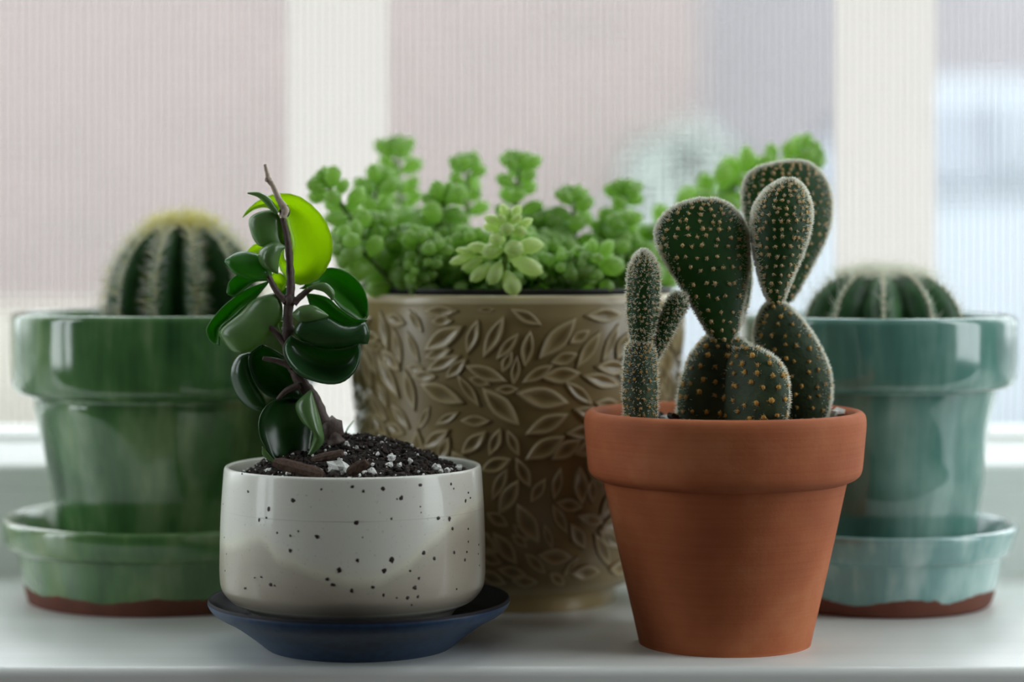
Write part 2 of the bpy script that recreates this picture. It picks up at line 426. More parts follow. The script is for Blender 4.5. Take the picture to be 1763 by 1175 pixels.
# car
M['carpaint'] = plain('silver_blue_car_paint', (.275, .305, .33), .3, .03, 2, metal=.2, coat=.5)
M['carglass'] = plain('car_glass', (.21, .23, .26), .08)
M['tyre'] = plain('tyre_rubber', (.02, .02, .02), .8)
M['hub'] = plain('alloy_wheel', (.5, .5, .52), .35, metal=.8)
M['lamp'] = plain('headlamp_lens', (.9, .9, .9), .1)
car = root('parked_car', (2.35, 9.2, GZ), 'silver blue parked car out of focus beyond the right of the window', 'car')
side = [(-2.35, .35), (-2.38, .75), (-2.25, 1.0), (-1.75, 1.12), (-1.35, 1.37), (2.2, 1.40), (2.34, 1.0), (2.36, .6), (2.3, .35)]
n = len(side); v = []; yy = [(-.86, .94), (-.9, 1.0), (.9, 1.0), (.86, .94)]
for y, k in yy: v += [(a*(.99 if k < 1 else 1), y, .35+(b-.35)*k) for a, b in side]
f = [(r*n+i, r*n+(i+1) % n, (r+1)*n+(i+1) % n, (r+1)*n+i) for r in range(3) for i in range(n)]+[tuple(range(n)), tuple(range(4*n-1, 3*n-1, -1))]
body = ob('body', mesh('body', v, f, False), M['carpaint'], car)
def cabin(prof, y0, y1, nm, m, par):
    n = len(prof); v = [(a, y0+(b-1.36)*.3, b) for a, b in prof]+[(a, y1-(b-1.36)*.3, b) for a, b in prof]
    f = [(i, (i+1) % n, n+(i+1) % n, n+i) for i in range(n)]+[tuple(range(n)), tuple(range(2*n-1, n-1, -1))]
    return ob(nm, mesh(nm, v, f, False), m, par)
cabin([(-1.35, 1.36), (-.95, 1.68), (1.85, 1.70), (2.15, 1.36)], -.82, .82, 'cabin_glass', M['carglass'], car)
cabin([(-1.02, 1.66), (-.85, 1.77), (1.75, 1.78), (1.92, 1.67)], -.80, .80, 'roof', M['carpaint'], car)
for x0 in (-.5, .55, 1.4): ob('pillar', box((x0-.04, -.84, 1.38), (x0+.04, -.66, 1.7), .01), M['carpaint'], car)
for x0 in (-1.45, 1.45):
    for y0 in (-.82, .82):
        bm = bmesh.new(); bmesh.ops.create_cone(bm, cap_ends=True, segments=28, radius1=.35, radius2=.35, depth=.22)
        bmesh.ops.rotate(bm, verts=bm.verts, matrix=Matrix.Rotation(pi/2, 3, 'X')); bmesh.ops.translate(bm, verts=bm.verts, vec=(x0, y0, .35))
        me = bpy.data.meshes.new('wheel'); bm.to_mesh(me); bm.free()
        wh = ob('wheel', me, M['tyre'], car)
        bm = bmesh.new(); bmesh.ops.create_cone(bm, cap_ends=True, segments=20, radius1=.2, radius2=.2, depth=.24)
        bmesh.ops.rotate(bm, verts=bm.verts, matrix=Matrix.Rotation(pi/2, 3, 'X')); bmesh.ops.translate(bm, verts=bm.verts, vec=(x0, y0, .35))
        me = bpy.data.meshes.new('hubcap'); bm.to_mesh(me); bm.free(); ob('hubcap', me, M['hub'], wh)
ob('headlamp', box((-2.36, -.88, .78), (-2.1, -.7, .95), .03), M['lamp'], car)
# shrub
M['shrub'] = plain('pale_shrub_leaf', (.42, .47, .43), .8, .3, 9)
shrub = root('street_shrub', (.86, 11.2, GZ), 'pale green rounded shrub left of the parked car, far out of focus', 'shrub')
mb = MB()
for k in range(1500):
    d = Vector((random.gauss(0, 1), random.gauss(0, 1), random.gauss(0, 1))).normalized()
    p = Vector((d.x*.42, d.y*.36, .95+d.z*.72))*(1+.1*noise.noise(d*3)); x, y, _ = basis(d+Vector((random.uniform(-.6, .6), random.uniform(-.6, .6), random.uniform(-.3, .8))))
    mb.add([p-x*.05, p+y*.09, p+x*.05, p-y*.09], [(0, 1, 2, 3)])
ob('foliage', mb.me('foliage'), M['shrub'], shrub, kind='stuff')
mb = MB()
for k in range(5): tube(mb, [(0, 0, 0), (.1*cos(k*1.3), .1*sin(k*1.3), .5), (.2*cos(k*1.3), .2*sin(k*1.3), 1.0)], [.03, .02, .01], 6)
ob('stem', mb.me('stem'), M['hoya_stem'], shrub)

# ------------------------------------------------------------------ pots
def pos(px, D): return Vector(((px-CX)/F*D, D, 0))
# --- green saucer + pot + barrel cactus
G = pos(285, .965)
o = ob('saucer', lathe('saucer', bezprof([(0, .0008), (.030, .0008), (.055, 0), (.0575, .001), (.0585, .004), (.0605, .012), (.0618, .0195), (.0622, .0215)], 16)
    + bezprof([(.0648, .0225), (.0672, .0245), (.0682, .029), (.0684, .0325), (.0680, .0342), (.0666, .0350), (.0650, .0344), (.0635, .031), (.0600, .016), (.056, .0075), (.050, .0062), (0, .006)], 26), 144, 1, .0003, 3), M['green_s'], None, G)
o['label'] = 'green glazed saucer with a bare clay foot under the green pot'; o['category'] = 'saucer'
gp = root('potted_cactus', G+Vector((0, 0, .0065)), 'round ribbed cactus with yellow white spines in a glossy green pot, far left', 'potted plant')
o = ob('pot', lathe('pot', [(q[0], q[1]-.0065) for q in bezprof([(0, .0068), (.030, .0068), (.0420, .0065), (.0440, .009), (.0455, .034), (.0505, .060), (.0550, .080), (.0553, .0845), (.0560, .0862)], 24)
    + bezprof([(.0600, .0868), (.0630, .0888), (.0645, .0935), (.0650, .105), (.0650, .1165), (.0647, .1195), (.0632, .1210), (.0615, .1203), (.0605, .117), (.0590, .098), (.057, .092), (0, .092)], 28)], 160, 1, .0003, 9), M['green'], gp)
def soil_disc(parent, r, z, nm='soil', mound=0, seed=0, hfun=None, segs=64, rings=14, amp=.0012):
    v = [(0, 0, z+mound)]; f = []
    for i in range(1, rings+1):
        rr = r*i/rings
        for s in range(segs):
            a = 2*pi*s/segs; p = Vector((rr*cos(a), rr*sin(a), 0)); h = hfun(p.x, p.y) if hfun else mound*(1-(i/rings)**2)
            h += amp*noise.noise(p*260+Vector((seed, 0, 0)))+amp*.6*noise.noise(p*800)
            v.append((p.x, p.y, z+h))
    if hfun: v[0] = (0, 0, z+hfun(0, 0))
    for s in range(segs): f.append((0, 1+s, 1+(s+1) % segs))
    for i in range(rings-1):
        for s in range(segs): a = 1+i*segs; f.append((a+s, a+segs+s, a+segs+(s+1) % segs, a+(s+1) % segs))
    o = ob(nm, raw(nm, v, f), M['soil'], parent, kind='stuff'); return o
soil_disc(gp, .0590, .1025, seed=1)

def barrel(parent, cz, rx, htop, hbot, N, depth, phase, cx=0, dimple=0, mat_='barrel'):
    segs = N*14; rows = 44; v = []; f = []
    def surf(th, u):     # u 0 bottom .. 1 top
        la = -pi/2*.75+u*(pi/2+pi/2*.75)
        rr = cos(la)**.85 if la > 0 else cos(la)**.7
        rr = max(rr, 0); z = (sin(la)*htop if la > 0 else sin(la)*hbot)
        if dimple: z -= dimple*math.exp(-(rr/.28)**2)*(1 if la > 0 else 0)
        c = abs(cos(N*(th-phase)/2))
        rib = 1-depth*(1-c**.8)*min(1, rr*1.8)
        return Vector((cx+rx*rr*rib*cos(th), rx*rr*rib*sin(th), cz+z*(1-.25*depth*(1-c)*(u > .6))))
    for i in range(rows+1):
        for s in range(segs): v.append(surf(2*pi*s/segs, i/rows*.995))
    for i in range(rows):
        for s in range(segs): f.append((i*segs+s, i*segs+(s+1) % segs, (i+1)*segs+(s+1) % segs, (i+1)*segs+s))
    f.append(tuple(rows*segs+s for s in range(segs)))
    o = ob('cactus_body', mesh('cactus_body', v, f), M[mat_], parent)
    return o, surf
gc, surf = barrel(gp, .1175, .0320, .0345, .022, 11, .36, radians(-104), cx=.0075)
mb = MB(); wl_ = MB(); NR = 11
for k in range(NR):
    th = radians(-104)+2*pi*k/NR
    na = 24
    for i in range(na):
        u = .38+.60*i/(na-1)
        p = surf(th, u); pu = surf(th, u+.01)-surf(th, u-.01)
        pt = Vector((-sin(th), cos(th), 0)); nrm = pt.cross(pu).normalized()
        if nrm.dot(p-Vector((.0075, 0, .1175))) < 0: nrm = -nrm
        up = pu.normalized()
        blob(wl_, p, (.0009, .0007, .0007), .2)
        for j in range(15):
            s = random.choice((-1, 1)); tang = pt*s*random.uniform(.2, 1.3)+up*random.uniform(-.7, .9)
            d = (nrm*random.uniform(.25, 1.1)+tang).normalized()
            top = max(0, (u-.72)/.28)
            hair(mb, p, d, random.uniform(.0040, .0095)*(1+.25*top), .00013, nrm*random.uniform(-.1, .25), 1 if random.random() < .15+.75*top else 0, 2)
for j in range(900):
    a = random.uniform(0, 2*pi); rr = .013*sqrt(random.random()); p = Vector((.0075+rr*cos(a), rr*sin(a), .1175+.0340-.2*rr*rr/.02))
    d = Vector((cos(a)*rr*50+random.gauss(0, .35), sin(a)*rr*50+random.gauss(0, .35), 1)).normalized()
    hair(mb, p, d, random.uniform(.003, .009), .00011, None, 1, 2)
ob('spines', mb.me('spines'), [M['hair'], M['hair_y']], gc, kind='stuff')
ob('areoles', wl_.me('areoles'), M['wool'], gc, kind='stuff')

# --- teal saucer + pot + cactus
T = pos(1512, .950)
o = ob('saucer', lathe('saucer', bezprof([(0, .0008), (.025, .0008), (.0430, 0), (.0462, .001), (.0475, .004), (.0500, .012), (.0515, .0195), (.0522, .0215)], 16)
    + bezprof([(.0540, .0222), (.0552, .0240), (.0565, .0285), (.0575, .0315), (.0574, .0330), (.0562, .0338), (.0545, .0332), (.0532, .030), (.0500, .016), (.047, .0075), (.042, .0062), (0, .006)], 26), 144, 1, .0005, 13), M['teal_s'], None, T)
o['label'] = 'pale teal glazed saucer with a bare clay foot under the teal pot'; o['category'] = 'saucer'
tp = root('potted_cactus', T+Vector((0, 0, .0065)), 'low round dark green cactus with white spines in a glossy teal pot, far right', 'potted plant')
o = ob('pot', lathe('pot', [(q[0], q[1]-.0065) for q in bezprof([(0, .0068), (.025, .0068), (.0375, .0065), (.0392, .009), (.0410, .034), (.0435, .050), (.0440, .061), (.0458, .076), (.0482, .0862), (.0490, .0900)], 28)
    + bezprof([(.0530, .0905), (.0556, .0922), (.0570, .0965), (.0577, .105), (.0577, .1155), (.0575, .1185), (.0560, .1203), (.0540, .1196), (.0532, .116), (.0520, .098), (.050, .092), (0, .092)], 28)], 160, 1, .0004, 19), M['teal'], tp)
soil_disc(tp, .0520, .1025, seed=5)
tc_, surf = barrel(tp, .1085, .0335, .0245, .015, 10, .26, radians(-99), cx=.0020, dimple=.004)
mb = MB(); wl_ = MB(); NR = 10
for k in range(NR):
    th = radians(-99)+2*pi*k/NR; na = 13
    for i in range(na):
        u = .42+.56*i/(na-1); p = surf(th, u); pu = surf(th, u+.01)-surf(th, u-.01)
        pt = Vector((-sin(th), cos(th), 0)); nrm = pt.cross(pu).normalized()
        if nrm.dot(p-Vector((.002, 0, .1085))) < 0: nrm = -nrm
        up = pu.normalized(); top = max(0, (u-.6)/.4)
        blob(wl_, p, (.0014, .0010, .0010), .2); blob(wl_, p-up*.0011, (.0011, .0008, .0008), .2)
        for j in range(int(3+30*top*top)):
            d = (nrm*random.uniform(.3, 1.2)+pt*random.uniform(-1, 1)*.8+up*random.uniform(-.3, 1.0)).normalized()
            hair(mb, p, d, random.uniform(.003, .0085), .00013, Vector((0, 0, .3))*random.random(), 0, 2)
for j in range(1100):
    a = random.uniform(0, 2*pi); rr = .019*sqrt(random.random()); p = Vector((.002+rr*cos(a), rr*sin(a), .1085+.0205))
    hair(mb, p, Vector((random.gauss(0, .6), random.gauss(0, .6), 1)).normalized(), random.uniform(.003, .008), .00013, None, 0, 2)
ob('spines', mb.me('spines'), M['hair'], tc_, kind='stuff')
ob('areoles', wl_.me('areoles'), M['wool'], tc_, kind='stuff')

# --- blue saucer + white speckled pot + hindu rope plant
W = pos(608, .845)
bs = ob('saucer', lathe('saucer', bezprof([(0, .0015), (.030, .0012), (.0335, 0), (.0350, .0005), (.0400, .0045), (.0470, .0095), (.0530, .0128), (.0552, .0148), (.0562, .0166), (.0560, .0178), (.0550, .0180), (.0500, .0130), (.044, .0102), (.038, .0095), (0, .0095)], 44), 144, 1, .0002, 4), [M['blue'], M['blue_in']], None, pos(619, .845))
bs['label'] = 'matte dark blue saucer with a wide flared rim under the speckled white pot'; bs['category'] = 'saucer'
for p in bs.data.polygons:
    if p.normal.z > .3: p.material_index = 1
wp = root('potted_hoya', W+Vector((0, 0, .0096)), 'curly leaved green vine in a short speckled white pot on the blue saucer', 'potted plant')
prof = [(q[0], q[1]-.0096) for q in bezprof([(0, .0112), (.030, .0110), (.0345, .0096), (.0358, .0100), (.0395, .0150), (.0450, .0178), (.0484, .0218), (.0493, .0262), (.0494, .0340), (.0491, .0480), (.0484, .0600), (.0480, .0655), (.0476, .0672), (.0466, .0674), (.0459, .0660), (.0458, .058), (.0455, .050), (0, .050)], 64)]
pm = lathe('pot', prof, 220, 1, .0003, 6)
at_ = pm.attributes.new('thin', 'FLOAT', 'POINT')
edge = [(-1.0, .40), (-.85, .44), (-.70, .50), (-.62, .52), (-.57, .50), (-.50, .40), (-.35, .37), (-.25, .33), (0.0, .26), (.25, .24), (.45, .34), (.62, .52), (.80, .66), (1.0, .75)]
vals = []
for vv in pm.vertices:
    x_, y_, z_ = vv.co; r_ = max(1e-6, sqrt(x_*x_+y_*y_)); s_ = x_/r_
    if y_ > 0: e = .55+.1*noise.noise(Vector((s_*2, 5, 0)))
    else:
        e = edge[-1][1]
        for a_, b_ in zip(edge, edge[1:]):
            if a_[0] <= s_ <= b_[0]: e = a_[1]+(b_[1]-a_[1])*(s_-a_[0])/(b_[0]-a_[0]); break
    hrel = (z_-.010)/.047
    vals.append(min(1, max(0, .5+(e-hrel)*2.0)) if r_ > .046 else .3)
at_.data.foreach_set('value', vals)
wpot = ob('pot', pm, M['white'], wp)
def rprof(prof, z):
    best = 0
    for a_, b_ in zip(prof, prof[1:]):
        lo, hi = sorted((a_[1], b_[1]))
        if lo <= z <= hi and hi > lo: best = max(best, a_[0]+(b_[0]-a_[0])*(z-a_[1])/(b_[1]-a_[1]))
    return best
specks = [(160,215,6),(190,300,8),(405,343,9),(288,384,8),(242,436,6),(277,425,5),(690,275,8),(743,298,6),(836,287,9),(1015,268,9),(925,331,9),(1165,262,6),(1177,285,5),(1247,305,6),(1258,330,6),(1234,345,7),(708,449,11),(878,430,5),(1103,427,10),(1158,430,8),(1172,478,9),(1247,478,6),(519,516,9),(391,512,4),(328,498,4),(430,490,4),(391,583,6),(1248,541,5),(1032,594,8),(1085,620,7),(1180,592,6),(1241,590,6),(1232,628,6),(880,627,11),(716,630,7),(628,678,9),(843,681,10),(968,681,6),(570,722,8),(597,748,9),(1010,717,6),(688,776,7),(788,760,8),(990,762,10),(296,747,7),(316,752,4),(250,710,5),(220,714,4),(174,765,7),(840,797,6),(903,810,5),(956,810,8),(1005,805,6),(975,843,5),(1191,769,5),(1295,600,4),(1300,655,4),(78,680,5),(75,520,4),(1297,555,4),(85,600,3),(1018,372,4),(905,335,4),(740,520,3),(1020,400,3),(540,288,4),(70,360,3)]
mb = MB(); wc = W
def speck(th, z, s):
    r_ = rprof(prof, z)+.00005; n_ = Vector((cos(th), sin(th), 0)); tt = Vector((-sin(th), cos(th), 0)); K = 9
    ring = []; e1 = random.uniform(.75, 1.3)
    for k in range(K):
        a = 2*pi*k/K; q = s*(1+random.uniform(-.25, .25)); ring.append(n_*(r_+.00003)+Vector((0, 0, z))+tt*(q*cos(a))+Vector((0, 0, q*sin(a)*e1)))
    c = n_*(r_+.00022)+Vector((0, 0, z)); mb.add(ring+[c], [(k, (k+1) % K, K) for k in range(K)])
for (cx_, cy_, s_) in specks:
    px, py = 360+cx_/2.798, 740+cy_/2.798
    for i in range(400):
        D = .790+i*.0002; P_ = at(px, py, D)-wp.location
        r_ = sqrt(P_.x**2+P_.y**2)
        if r_ <= rprof(prof, P_.z): speck(atan2(P_.y, P_.x), P_.z, s_*.000088); break
for i in range(70): speck(random.uniform(.15, pi-.15), random.uniform(.014, .055), random.uniform(.0002, .0005))
ob('speckle', mb.me('speckle'), M['speck'], wpot, kind='stuff')
# soil mound
SZ = .0530
def hoya_h(x, y):
    d = sqrt(x*x+y*y)/.046
    return .0115*max(0, 1-d**2.2)*(1+.35*min(1, max(-1, (y+.005)/.02)))*(1-.35*(x > .012)*min(1, (x-.012)/.03)) - .002*max(0, (-x-.02)/.02)
soil_disc(wp, .0459, SZ, hfun=hoya_h, segs=120, rings=40, amp=.0016, seed=3)
mb = MB()
for k in range(2600):
    a = random.uniform(0, 2*pi); r_ = .0452*sqrt(random.random()); x_, y_ = r_*cos(a), r_*sin(a); s_ = random.choice((.0003, .0005, .0005, .0008, .0011))
    blob(mb, Vector((x_, y_, SZ+hoya_h(x_, y_)+s_*.4)), (s_*1.3, s_, s_*.8), .35)
ob('soil_crumbs', mb.me('soil_crumbs', False), M['crumb'], wp, kind='stuff')
mb = MB()
for k in range(300):
    a = random.uniform(0, 2*pi); r_ = .045*sqrt(random.random()); x_, y_ = r_*cos(a), r_*sin(a)
    if y_ > .012: continue
    s_ = random.choice((.00018, .00022, .0003, .0003, .00055, .0008))
    blob(mb, Vector((x_, y_, SZ+hoya_h(x_, y_)+s_*.8+.0008)), (s_*1.2, s_, s_), .3)
ob('perlite_grains', mb.me('perlite_grains', False), M['perlite'], wp, kind='stuff')
for (px, py, s_, wdt) in ((582, 807, 15, 1.4), (640, 812, 8, 1), (674, 789, 8, 1), (670, 801, 7, 1.1), (752, 805, 9, 1), (770, 810, 6, 1), (565, 787, 6, 1), (594, 781, 4, 1), (497, 814, 6, 1.3), (688, 801, 5, 1), (789, 806, 7, 1.3), (614, 770, 4, 1), (705, 795, 5, 1.2), (461, 810, 5, 1.2), (542, 819, 5, 1), (618, 819, 5, 1)):
    # drop each chunk on the soil along its sight line
    for i in range(500):
        P_ = at(px, py, .797+i*.0002)-wp.location
        if sqrt(P_.x**2+P_.y**2) < .0450 and P_.z <= SZ+hoya_h(P_.x, P_.y)+.0012: break
    P_.z = SZ+hoya_h(P_.x, P_.y)+.0010
    mb = MB(); q = s_/F*.81; blob(mb, Vector(), (q*wdt, q*.9, q*.85), .35, 0, ICO2, px)
    ob('perlite_chunk', mb.me('perlite_chunk', False), M['perlite'], wp, P_)
def chip(px0, py0, px1, py1, D, wd, hgt):
    a_, b_ = at(px0, py0, D)-wp.location, at(px1, py1, D-.004)-wp.location
    c_ = (a_+b_)/2; L_ = (b_-a_).length; ax = (b_-a_).normalized(); up = Vector((0, -.5, 1)); sd = ax.cross(up).normalized(); up = sd.cross(ax)
    v = []; 
    for i in range(9):
        t_ = i/8-.5
        for j in range(8):
            an = 2*pi*j/8; k = 1+.25*noise.noise(Vector((i*.9, j*1.1, px0)))
            wq = wd*(1-abs(t_)**3*3)
            v.append(c_+ax*(t_*L_)+sd*(cos(an)*wq*k)+up*(sin(an)*hgt*k*(1-abs(t_)**3*3)))
    f = [(i*8+j, i*8+(j+1) % 8, (i+1)*8+(j+1) % 8, (i+1)*8+j) for i in range(8) for j in range(8)]+[tuple(range(7, -1, -1)), tuple(range(64, 72))]
    ob('bark_chip', raw('bark_chip', v, f, False), M['bark'], wp)
chip(472, 796, 556, 818, .812, .0030, .0020)
chip(538, 792, 590, 780, .822, .0022, .0014)
chip(600, 816, 632, 796, .810, .0014, .0022)

# hoya leaves: surfaces between two edges with real depth
def c3(x, y): return (340+x/3.916, 260+y/3.916)
def c4(x, y): return (340+x/3.916, 520+y/3.916)
HD = .842
def leaf(A, B, bulge, m, d0=0, dA=0, dB=0, tilt=0, label=None):
    """A, B: pixel edges sharing both ends; bulge>0 hollow seen from the room. d0 mean depth offset, dA/dB offsets of the two edges (mm)."""
    nu, nv = 26, 11
    def edge(E, de):
        n = len(E)-1; out = []
        for i, (px, py) in enumerate(E):
            t_ = i/n; D = HD+(d0+de*sin(pi*t_)+tilt*(t_-.5))*.001; out.append(at(px, py, D)-wp.location)
        return catmull(out, nu)
    EA, EB = edge(A, dA), edge(B, dB)
    v = []; th = .00045
    top = []; 
    for i in range(nu):
        t_ = i/(nu-1); wloc = (EA[i]-EB[i]).length
        row = []
        for j in range(nv):
            s_ = j/(nv-1); p = EA[i].lerp(EB[i], s_); k = sin(pi*s_)**.8
            p = p+Vector((0, 1, -.12))*(bulge*.001*k*min(1, wloc/.006)*(.35+.65*sin(pi*t_)))
            p += Vector((noise.noise(p*120), noise.noise(p*120+Vector((9, 0, 0)))*1.5, 0))*.0004*k
            row.append(p)
        top.append(row)
    nrm = []
    for i in range(nu):
        r_ = []
        for j in range(nv):
            a_ = top[min(i+1, nu-1)][j]-top[max(i-1, 0)][j]; b_ = top[i][min(j+1, nv-1)]-top[i][max(j-1, 0)]
            n_ = a_.cross(b_); r_.append(n_.normalized() if n_.length > 1e-12 else Vector((0, 1, 0)))
        nrm.append(r_)
    for sg in (1, -1):
        for i in range(nu):
            for j in range(nv):
                ed = .45 if j in (0, nv-1) or i in (0, nu-1) else 1
                v.append(top[i][j]+nrm[i][j]*th*sg*ed)
    f = []; O = nu*nv
    for i in range(nu-1):
        for j in range(nv-1):
            a_ = i*nv+j; f.append((a_, a_+1, a_+nv+1, a_+nv)); f.append((O+a_, O+a_+nv, O+a_+nv+1, O+a_+1))
    for i in range(nu-1):
        for j in (0, nv-1):
            a_ = i*nv+j; q = (a_, a_+nv, O+a_+nv, O+a_); f.append(q if j == 0 else q[::-1])
    o = ob('leaf', raw('leaf', v, f), m, wp)
    if label: o['label'] = label
    return o
X3 = lambda L: [c3(*p) for p in L]
X4 = lambda L: [c4(*p) for p in L]
Y_, D_, G_, P_2 = M['hoya_young'], M['hoya_dark'], M['hoya_mid'], M['hoya_pale']
# upper crescent
leaf(X3([(305,450),(345,395),(400,345),(480,305),(570,288),(680,305),(790,385),(870,490),(910,620),(895,740),(830,845),(740,898),(650,895),(580,835),(548,760),(552,700),(585,655)]),
     X3([(305,450),(360,400),(410,380),(460,378),(500,395),(560,415),(595,440),(600,500),(620,570),(632,620),(628,670),(620,705),(608,730),(600,742),(585,730),(580,690),(585,655)]), 9, Y_, 4, 0, -2, label='bright yellow green young leaf curled into a crescent at the top')
leaf(X3([(520,405),(430,410),(350,460),(365,560),(405,630),(450,642)]), X3([(520,405),(565,470),(592,580),(605,650),(530,632),(450,642)]), -3.5, P_2, 1, 0, 2)
leaf(X3([(592,648),(520,614),(440,655),(412,710),(440,780),(545,828)]), X3([(592,648),(560,690),(548,740),(545,780),(542,800),(545,828)]), -4, P_2, -3)
leaf(X3([(500,840),(450,725),(350,682),(260,690),(185,742)]), X3([(500,840),(430,865),(330,860),(245,822),(185,742)]), -3, G_, -2, 2, -2, -4)
leaf(X3([(490,850),(350,848),(270,838),(212,890),(202,962)]), X3([(490,875),(400,878),(320,932),(255,980),(202,962)]), 4, G_, 1)
leaf(X3([(480,880),(330,935),(180,1045)])+X4([(85,140),(62,200),(95,270),(150,295)]), X3([(480,880),(400,985),(310,1060)])+X4([(235,110),(165,165),(148,220),(150,295)]), 5, G_, 3, 2, -2, label='large bright green leaf edge folded over at the left')
leaf(X3([(530,960),(390,1000)])+X4([(290,70),(150,190),(180,270),(240,335),(300,345)]), X3([(530,960)])+X4([(570,20),(560,120),(470,235),(420,290),(360,330),(300,345)]), -4, P_2, 0, 2, 0)
leaf(X3([(690,930),(800,850),(880,790),(1000,815),(1100,900),(1145,1010),(1145,1120)]), X3([(690,930),(800,920),(880,960),(960,1055),(1040,1112),(1100,1142),(1145,1120)]), 7, G_, 6, 3, -4, label='bright green cupped leaf at the right')
leaf(X3([(730,960),(870,988),(960,1065),(1060,1130)])+X4([(1145,125)]), X3([(730,960)])+X4([(780,60),(880,115),(1000,175),(1145,125)]), 4, G_, 1, -2, 2)
leaf(X4([(650,200),(720,105),(860,98),(980,160),(1080,160),(1130,138),(1158,200),(1150,282)]), X4([(650,200),(720,275),(850,312),(950,312),(1020,300),(1080,288),(1120,285),(1150,282)]), -3.5, D_, -3, 0, -1)
leaf(X4([(630,225),(583,300),(605,400),(700,500),(860,552),(980,540),(1065,460),(1098,350),(1092,285)]), X4([(630,225),(700,265),(780,285),(860,300),(930,305),(980,303),(1030,298),(1060,292),(1092,285)]), 7, D_, -6, -3, 2, label='dark glossy cupped leaf at the right of the middle')
leaf(X4([(640,85),(700,30),(790,28),(880,95)]), X4([(640,85),(700,140),(790,130),(880,95)]), -3, P_2, -4)
leaf(X4([(370,345),(280,365),(225,450),(232,560),(290,665),(370,725),(480,740)]), X4([(370,345),(350,420),(370,500),(410,580),(450,640),(470,700),(480,740)]), -4, D_, 2, 3, 0)
leaf(X4([(440,290),(350,360),(360,480),(420,590),(520,655),(650,680),(720,640)]), X4([(440,290),(520,330),(600,380),(660,440),(700,500),(720,560),(720,640)]), 7, D_, -1, 0, 3)
leaf(X4([(640,640),(500,675),(425,765),(416,880),(460,985),(530,1080)]), X4([(640,640),(740,680),(800,790),(795,910),(750,1050),(530,1080)]), 7, D_, -3, -2, 0, label='dark round cupped leaf lowest on the stem')
leaf(X4([(765,595),(805,720),(845,870),(842,960),(735,1060)]), X4([(765,595),(665,690),(700,800),(785,890),(735,1060)]), -4, M['hoya_pale'], -7, 0, 0)
leaf(X4([(440,975),(490,1040),(540,1090)]), X4([(440,975),(445,1040),(540,1090)]), -1, P_2, -4)
leaf(X3([(735,925),(850,890),(920,950),(905,1008)]), X3([(735,925),(840,945),(890,985),(905,1008)]), -3, M['hoya_pale'], -3)
leaf(X3([(505,828),(560,828),(605,880),(570,945)]), X3([(505,828),(505,890),(540,930),(570,945)]), 3, Y_, 4)
leaf(X3([(330,685),(390,630),(470,640)]), X3([(330,685),(400,700),(470,640)]), 2, Y_, 8)
leaf(X3([(560,900),(540,960),(600,1010)]), X3([(560,900),(600,930),(600,1010)]), 2, G_, 7)
leaf(X4([(540,120),(560,200),(600,240)]), X4([(540,120),(600,150),(600,240)]), 2, P_2, 2)
def hp(L, d=0): return [at(*q, HD+d*.001)-wp.location for q in L]
mb = MB()
tube(mb, hp(X4([(935,960),(900,880),(850,800),(770,640),(700,540),(640,430),(605,300),(610,150),(615,0)])+X3([(628,920),(620,720),(600,560),(570,450)]), 0), [.0036, .0030, .0027, .0026, .0024, .0022, .0021, .0019, .0018, .0016, .0014, .0013, .0012], 10, 0, 60, True, .25)
tube(mb, hp(X3([(600,1020),(530,940),(480,850),(440,800)]), -1), [.0014, .0012, .001, .0008], 8, bump=.2)
tube(mb, hp(X3([(650,1030),(720,960),(800,905)]), -1), [.0014, .0011, .0008], 8, bump=.2)
tube(mb, hp(X4([(640,440),(540,400),(440,380)]), -2), [.0013, .0011, .0008], 8)
tube(mb, hp(X4([(600,300),(540,220),(470,140),(430,60)]), -1), [.0013, .0011, .001, .0008], 8)
tube(mb, hp(X4([(690,560),(600,600),(540,660)]), -3), [.0013, .0011, .0008], 8)
for (q, r_) in ((c3(590, 410), .0021), (c4(610, 195), .0026), (c3(620, 1010), .0026), (c4(905, 850), .0042)):
    blob(mb, at(*q, HD)-wp.location, (r_, r_, r_*1.1), .25, 0, ICO2)
ob('stem', mb.me('stem'), M['hoya_stem'], wp)
mb = MB(); tube(mb, hp(X3([(570,450),(590,400),(545,320),(512,240),(480,190),(455,90)]), -1.5), [.0013, .0015, .0012, .0010, .0010, .0006], 8, 0, 40, True, .3)
blob(mb, at(*c3(475, 190), HD-.0015)-wp.location, (.0013, .0012, .0014), .2, 0, ICO2)
ob('bare_twig', mb.me('bare_twig'), M['hoya_twig'], wp)['label'] = 'bare grey growing tip'
mb = MB(); tube(mb, hp(X3([(338,285),(410,295),(470,335),(510,385),(540,420)]), -2), [.0003, .0010, .0014, .0012, .0008], 8)
ob('leaf', mb.me('leaf'), M['hoya_pale'], wp)
mb = MB(); tube(mb, hp(X4([(985,915),(1010,860),(1055,800)]), 22), [.0004, .0003, .0002], 5)
ob('grass_blade', mb.me('blade'), M['hoya_mid'], wp)

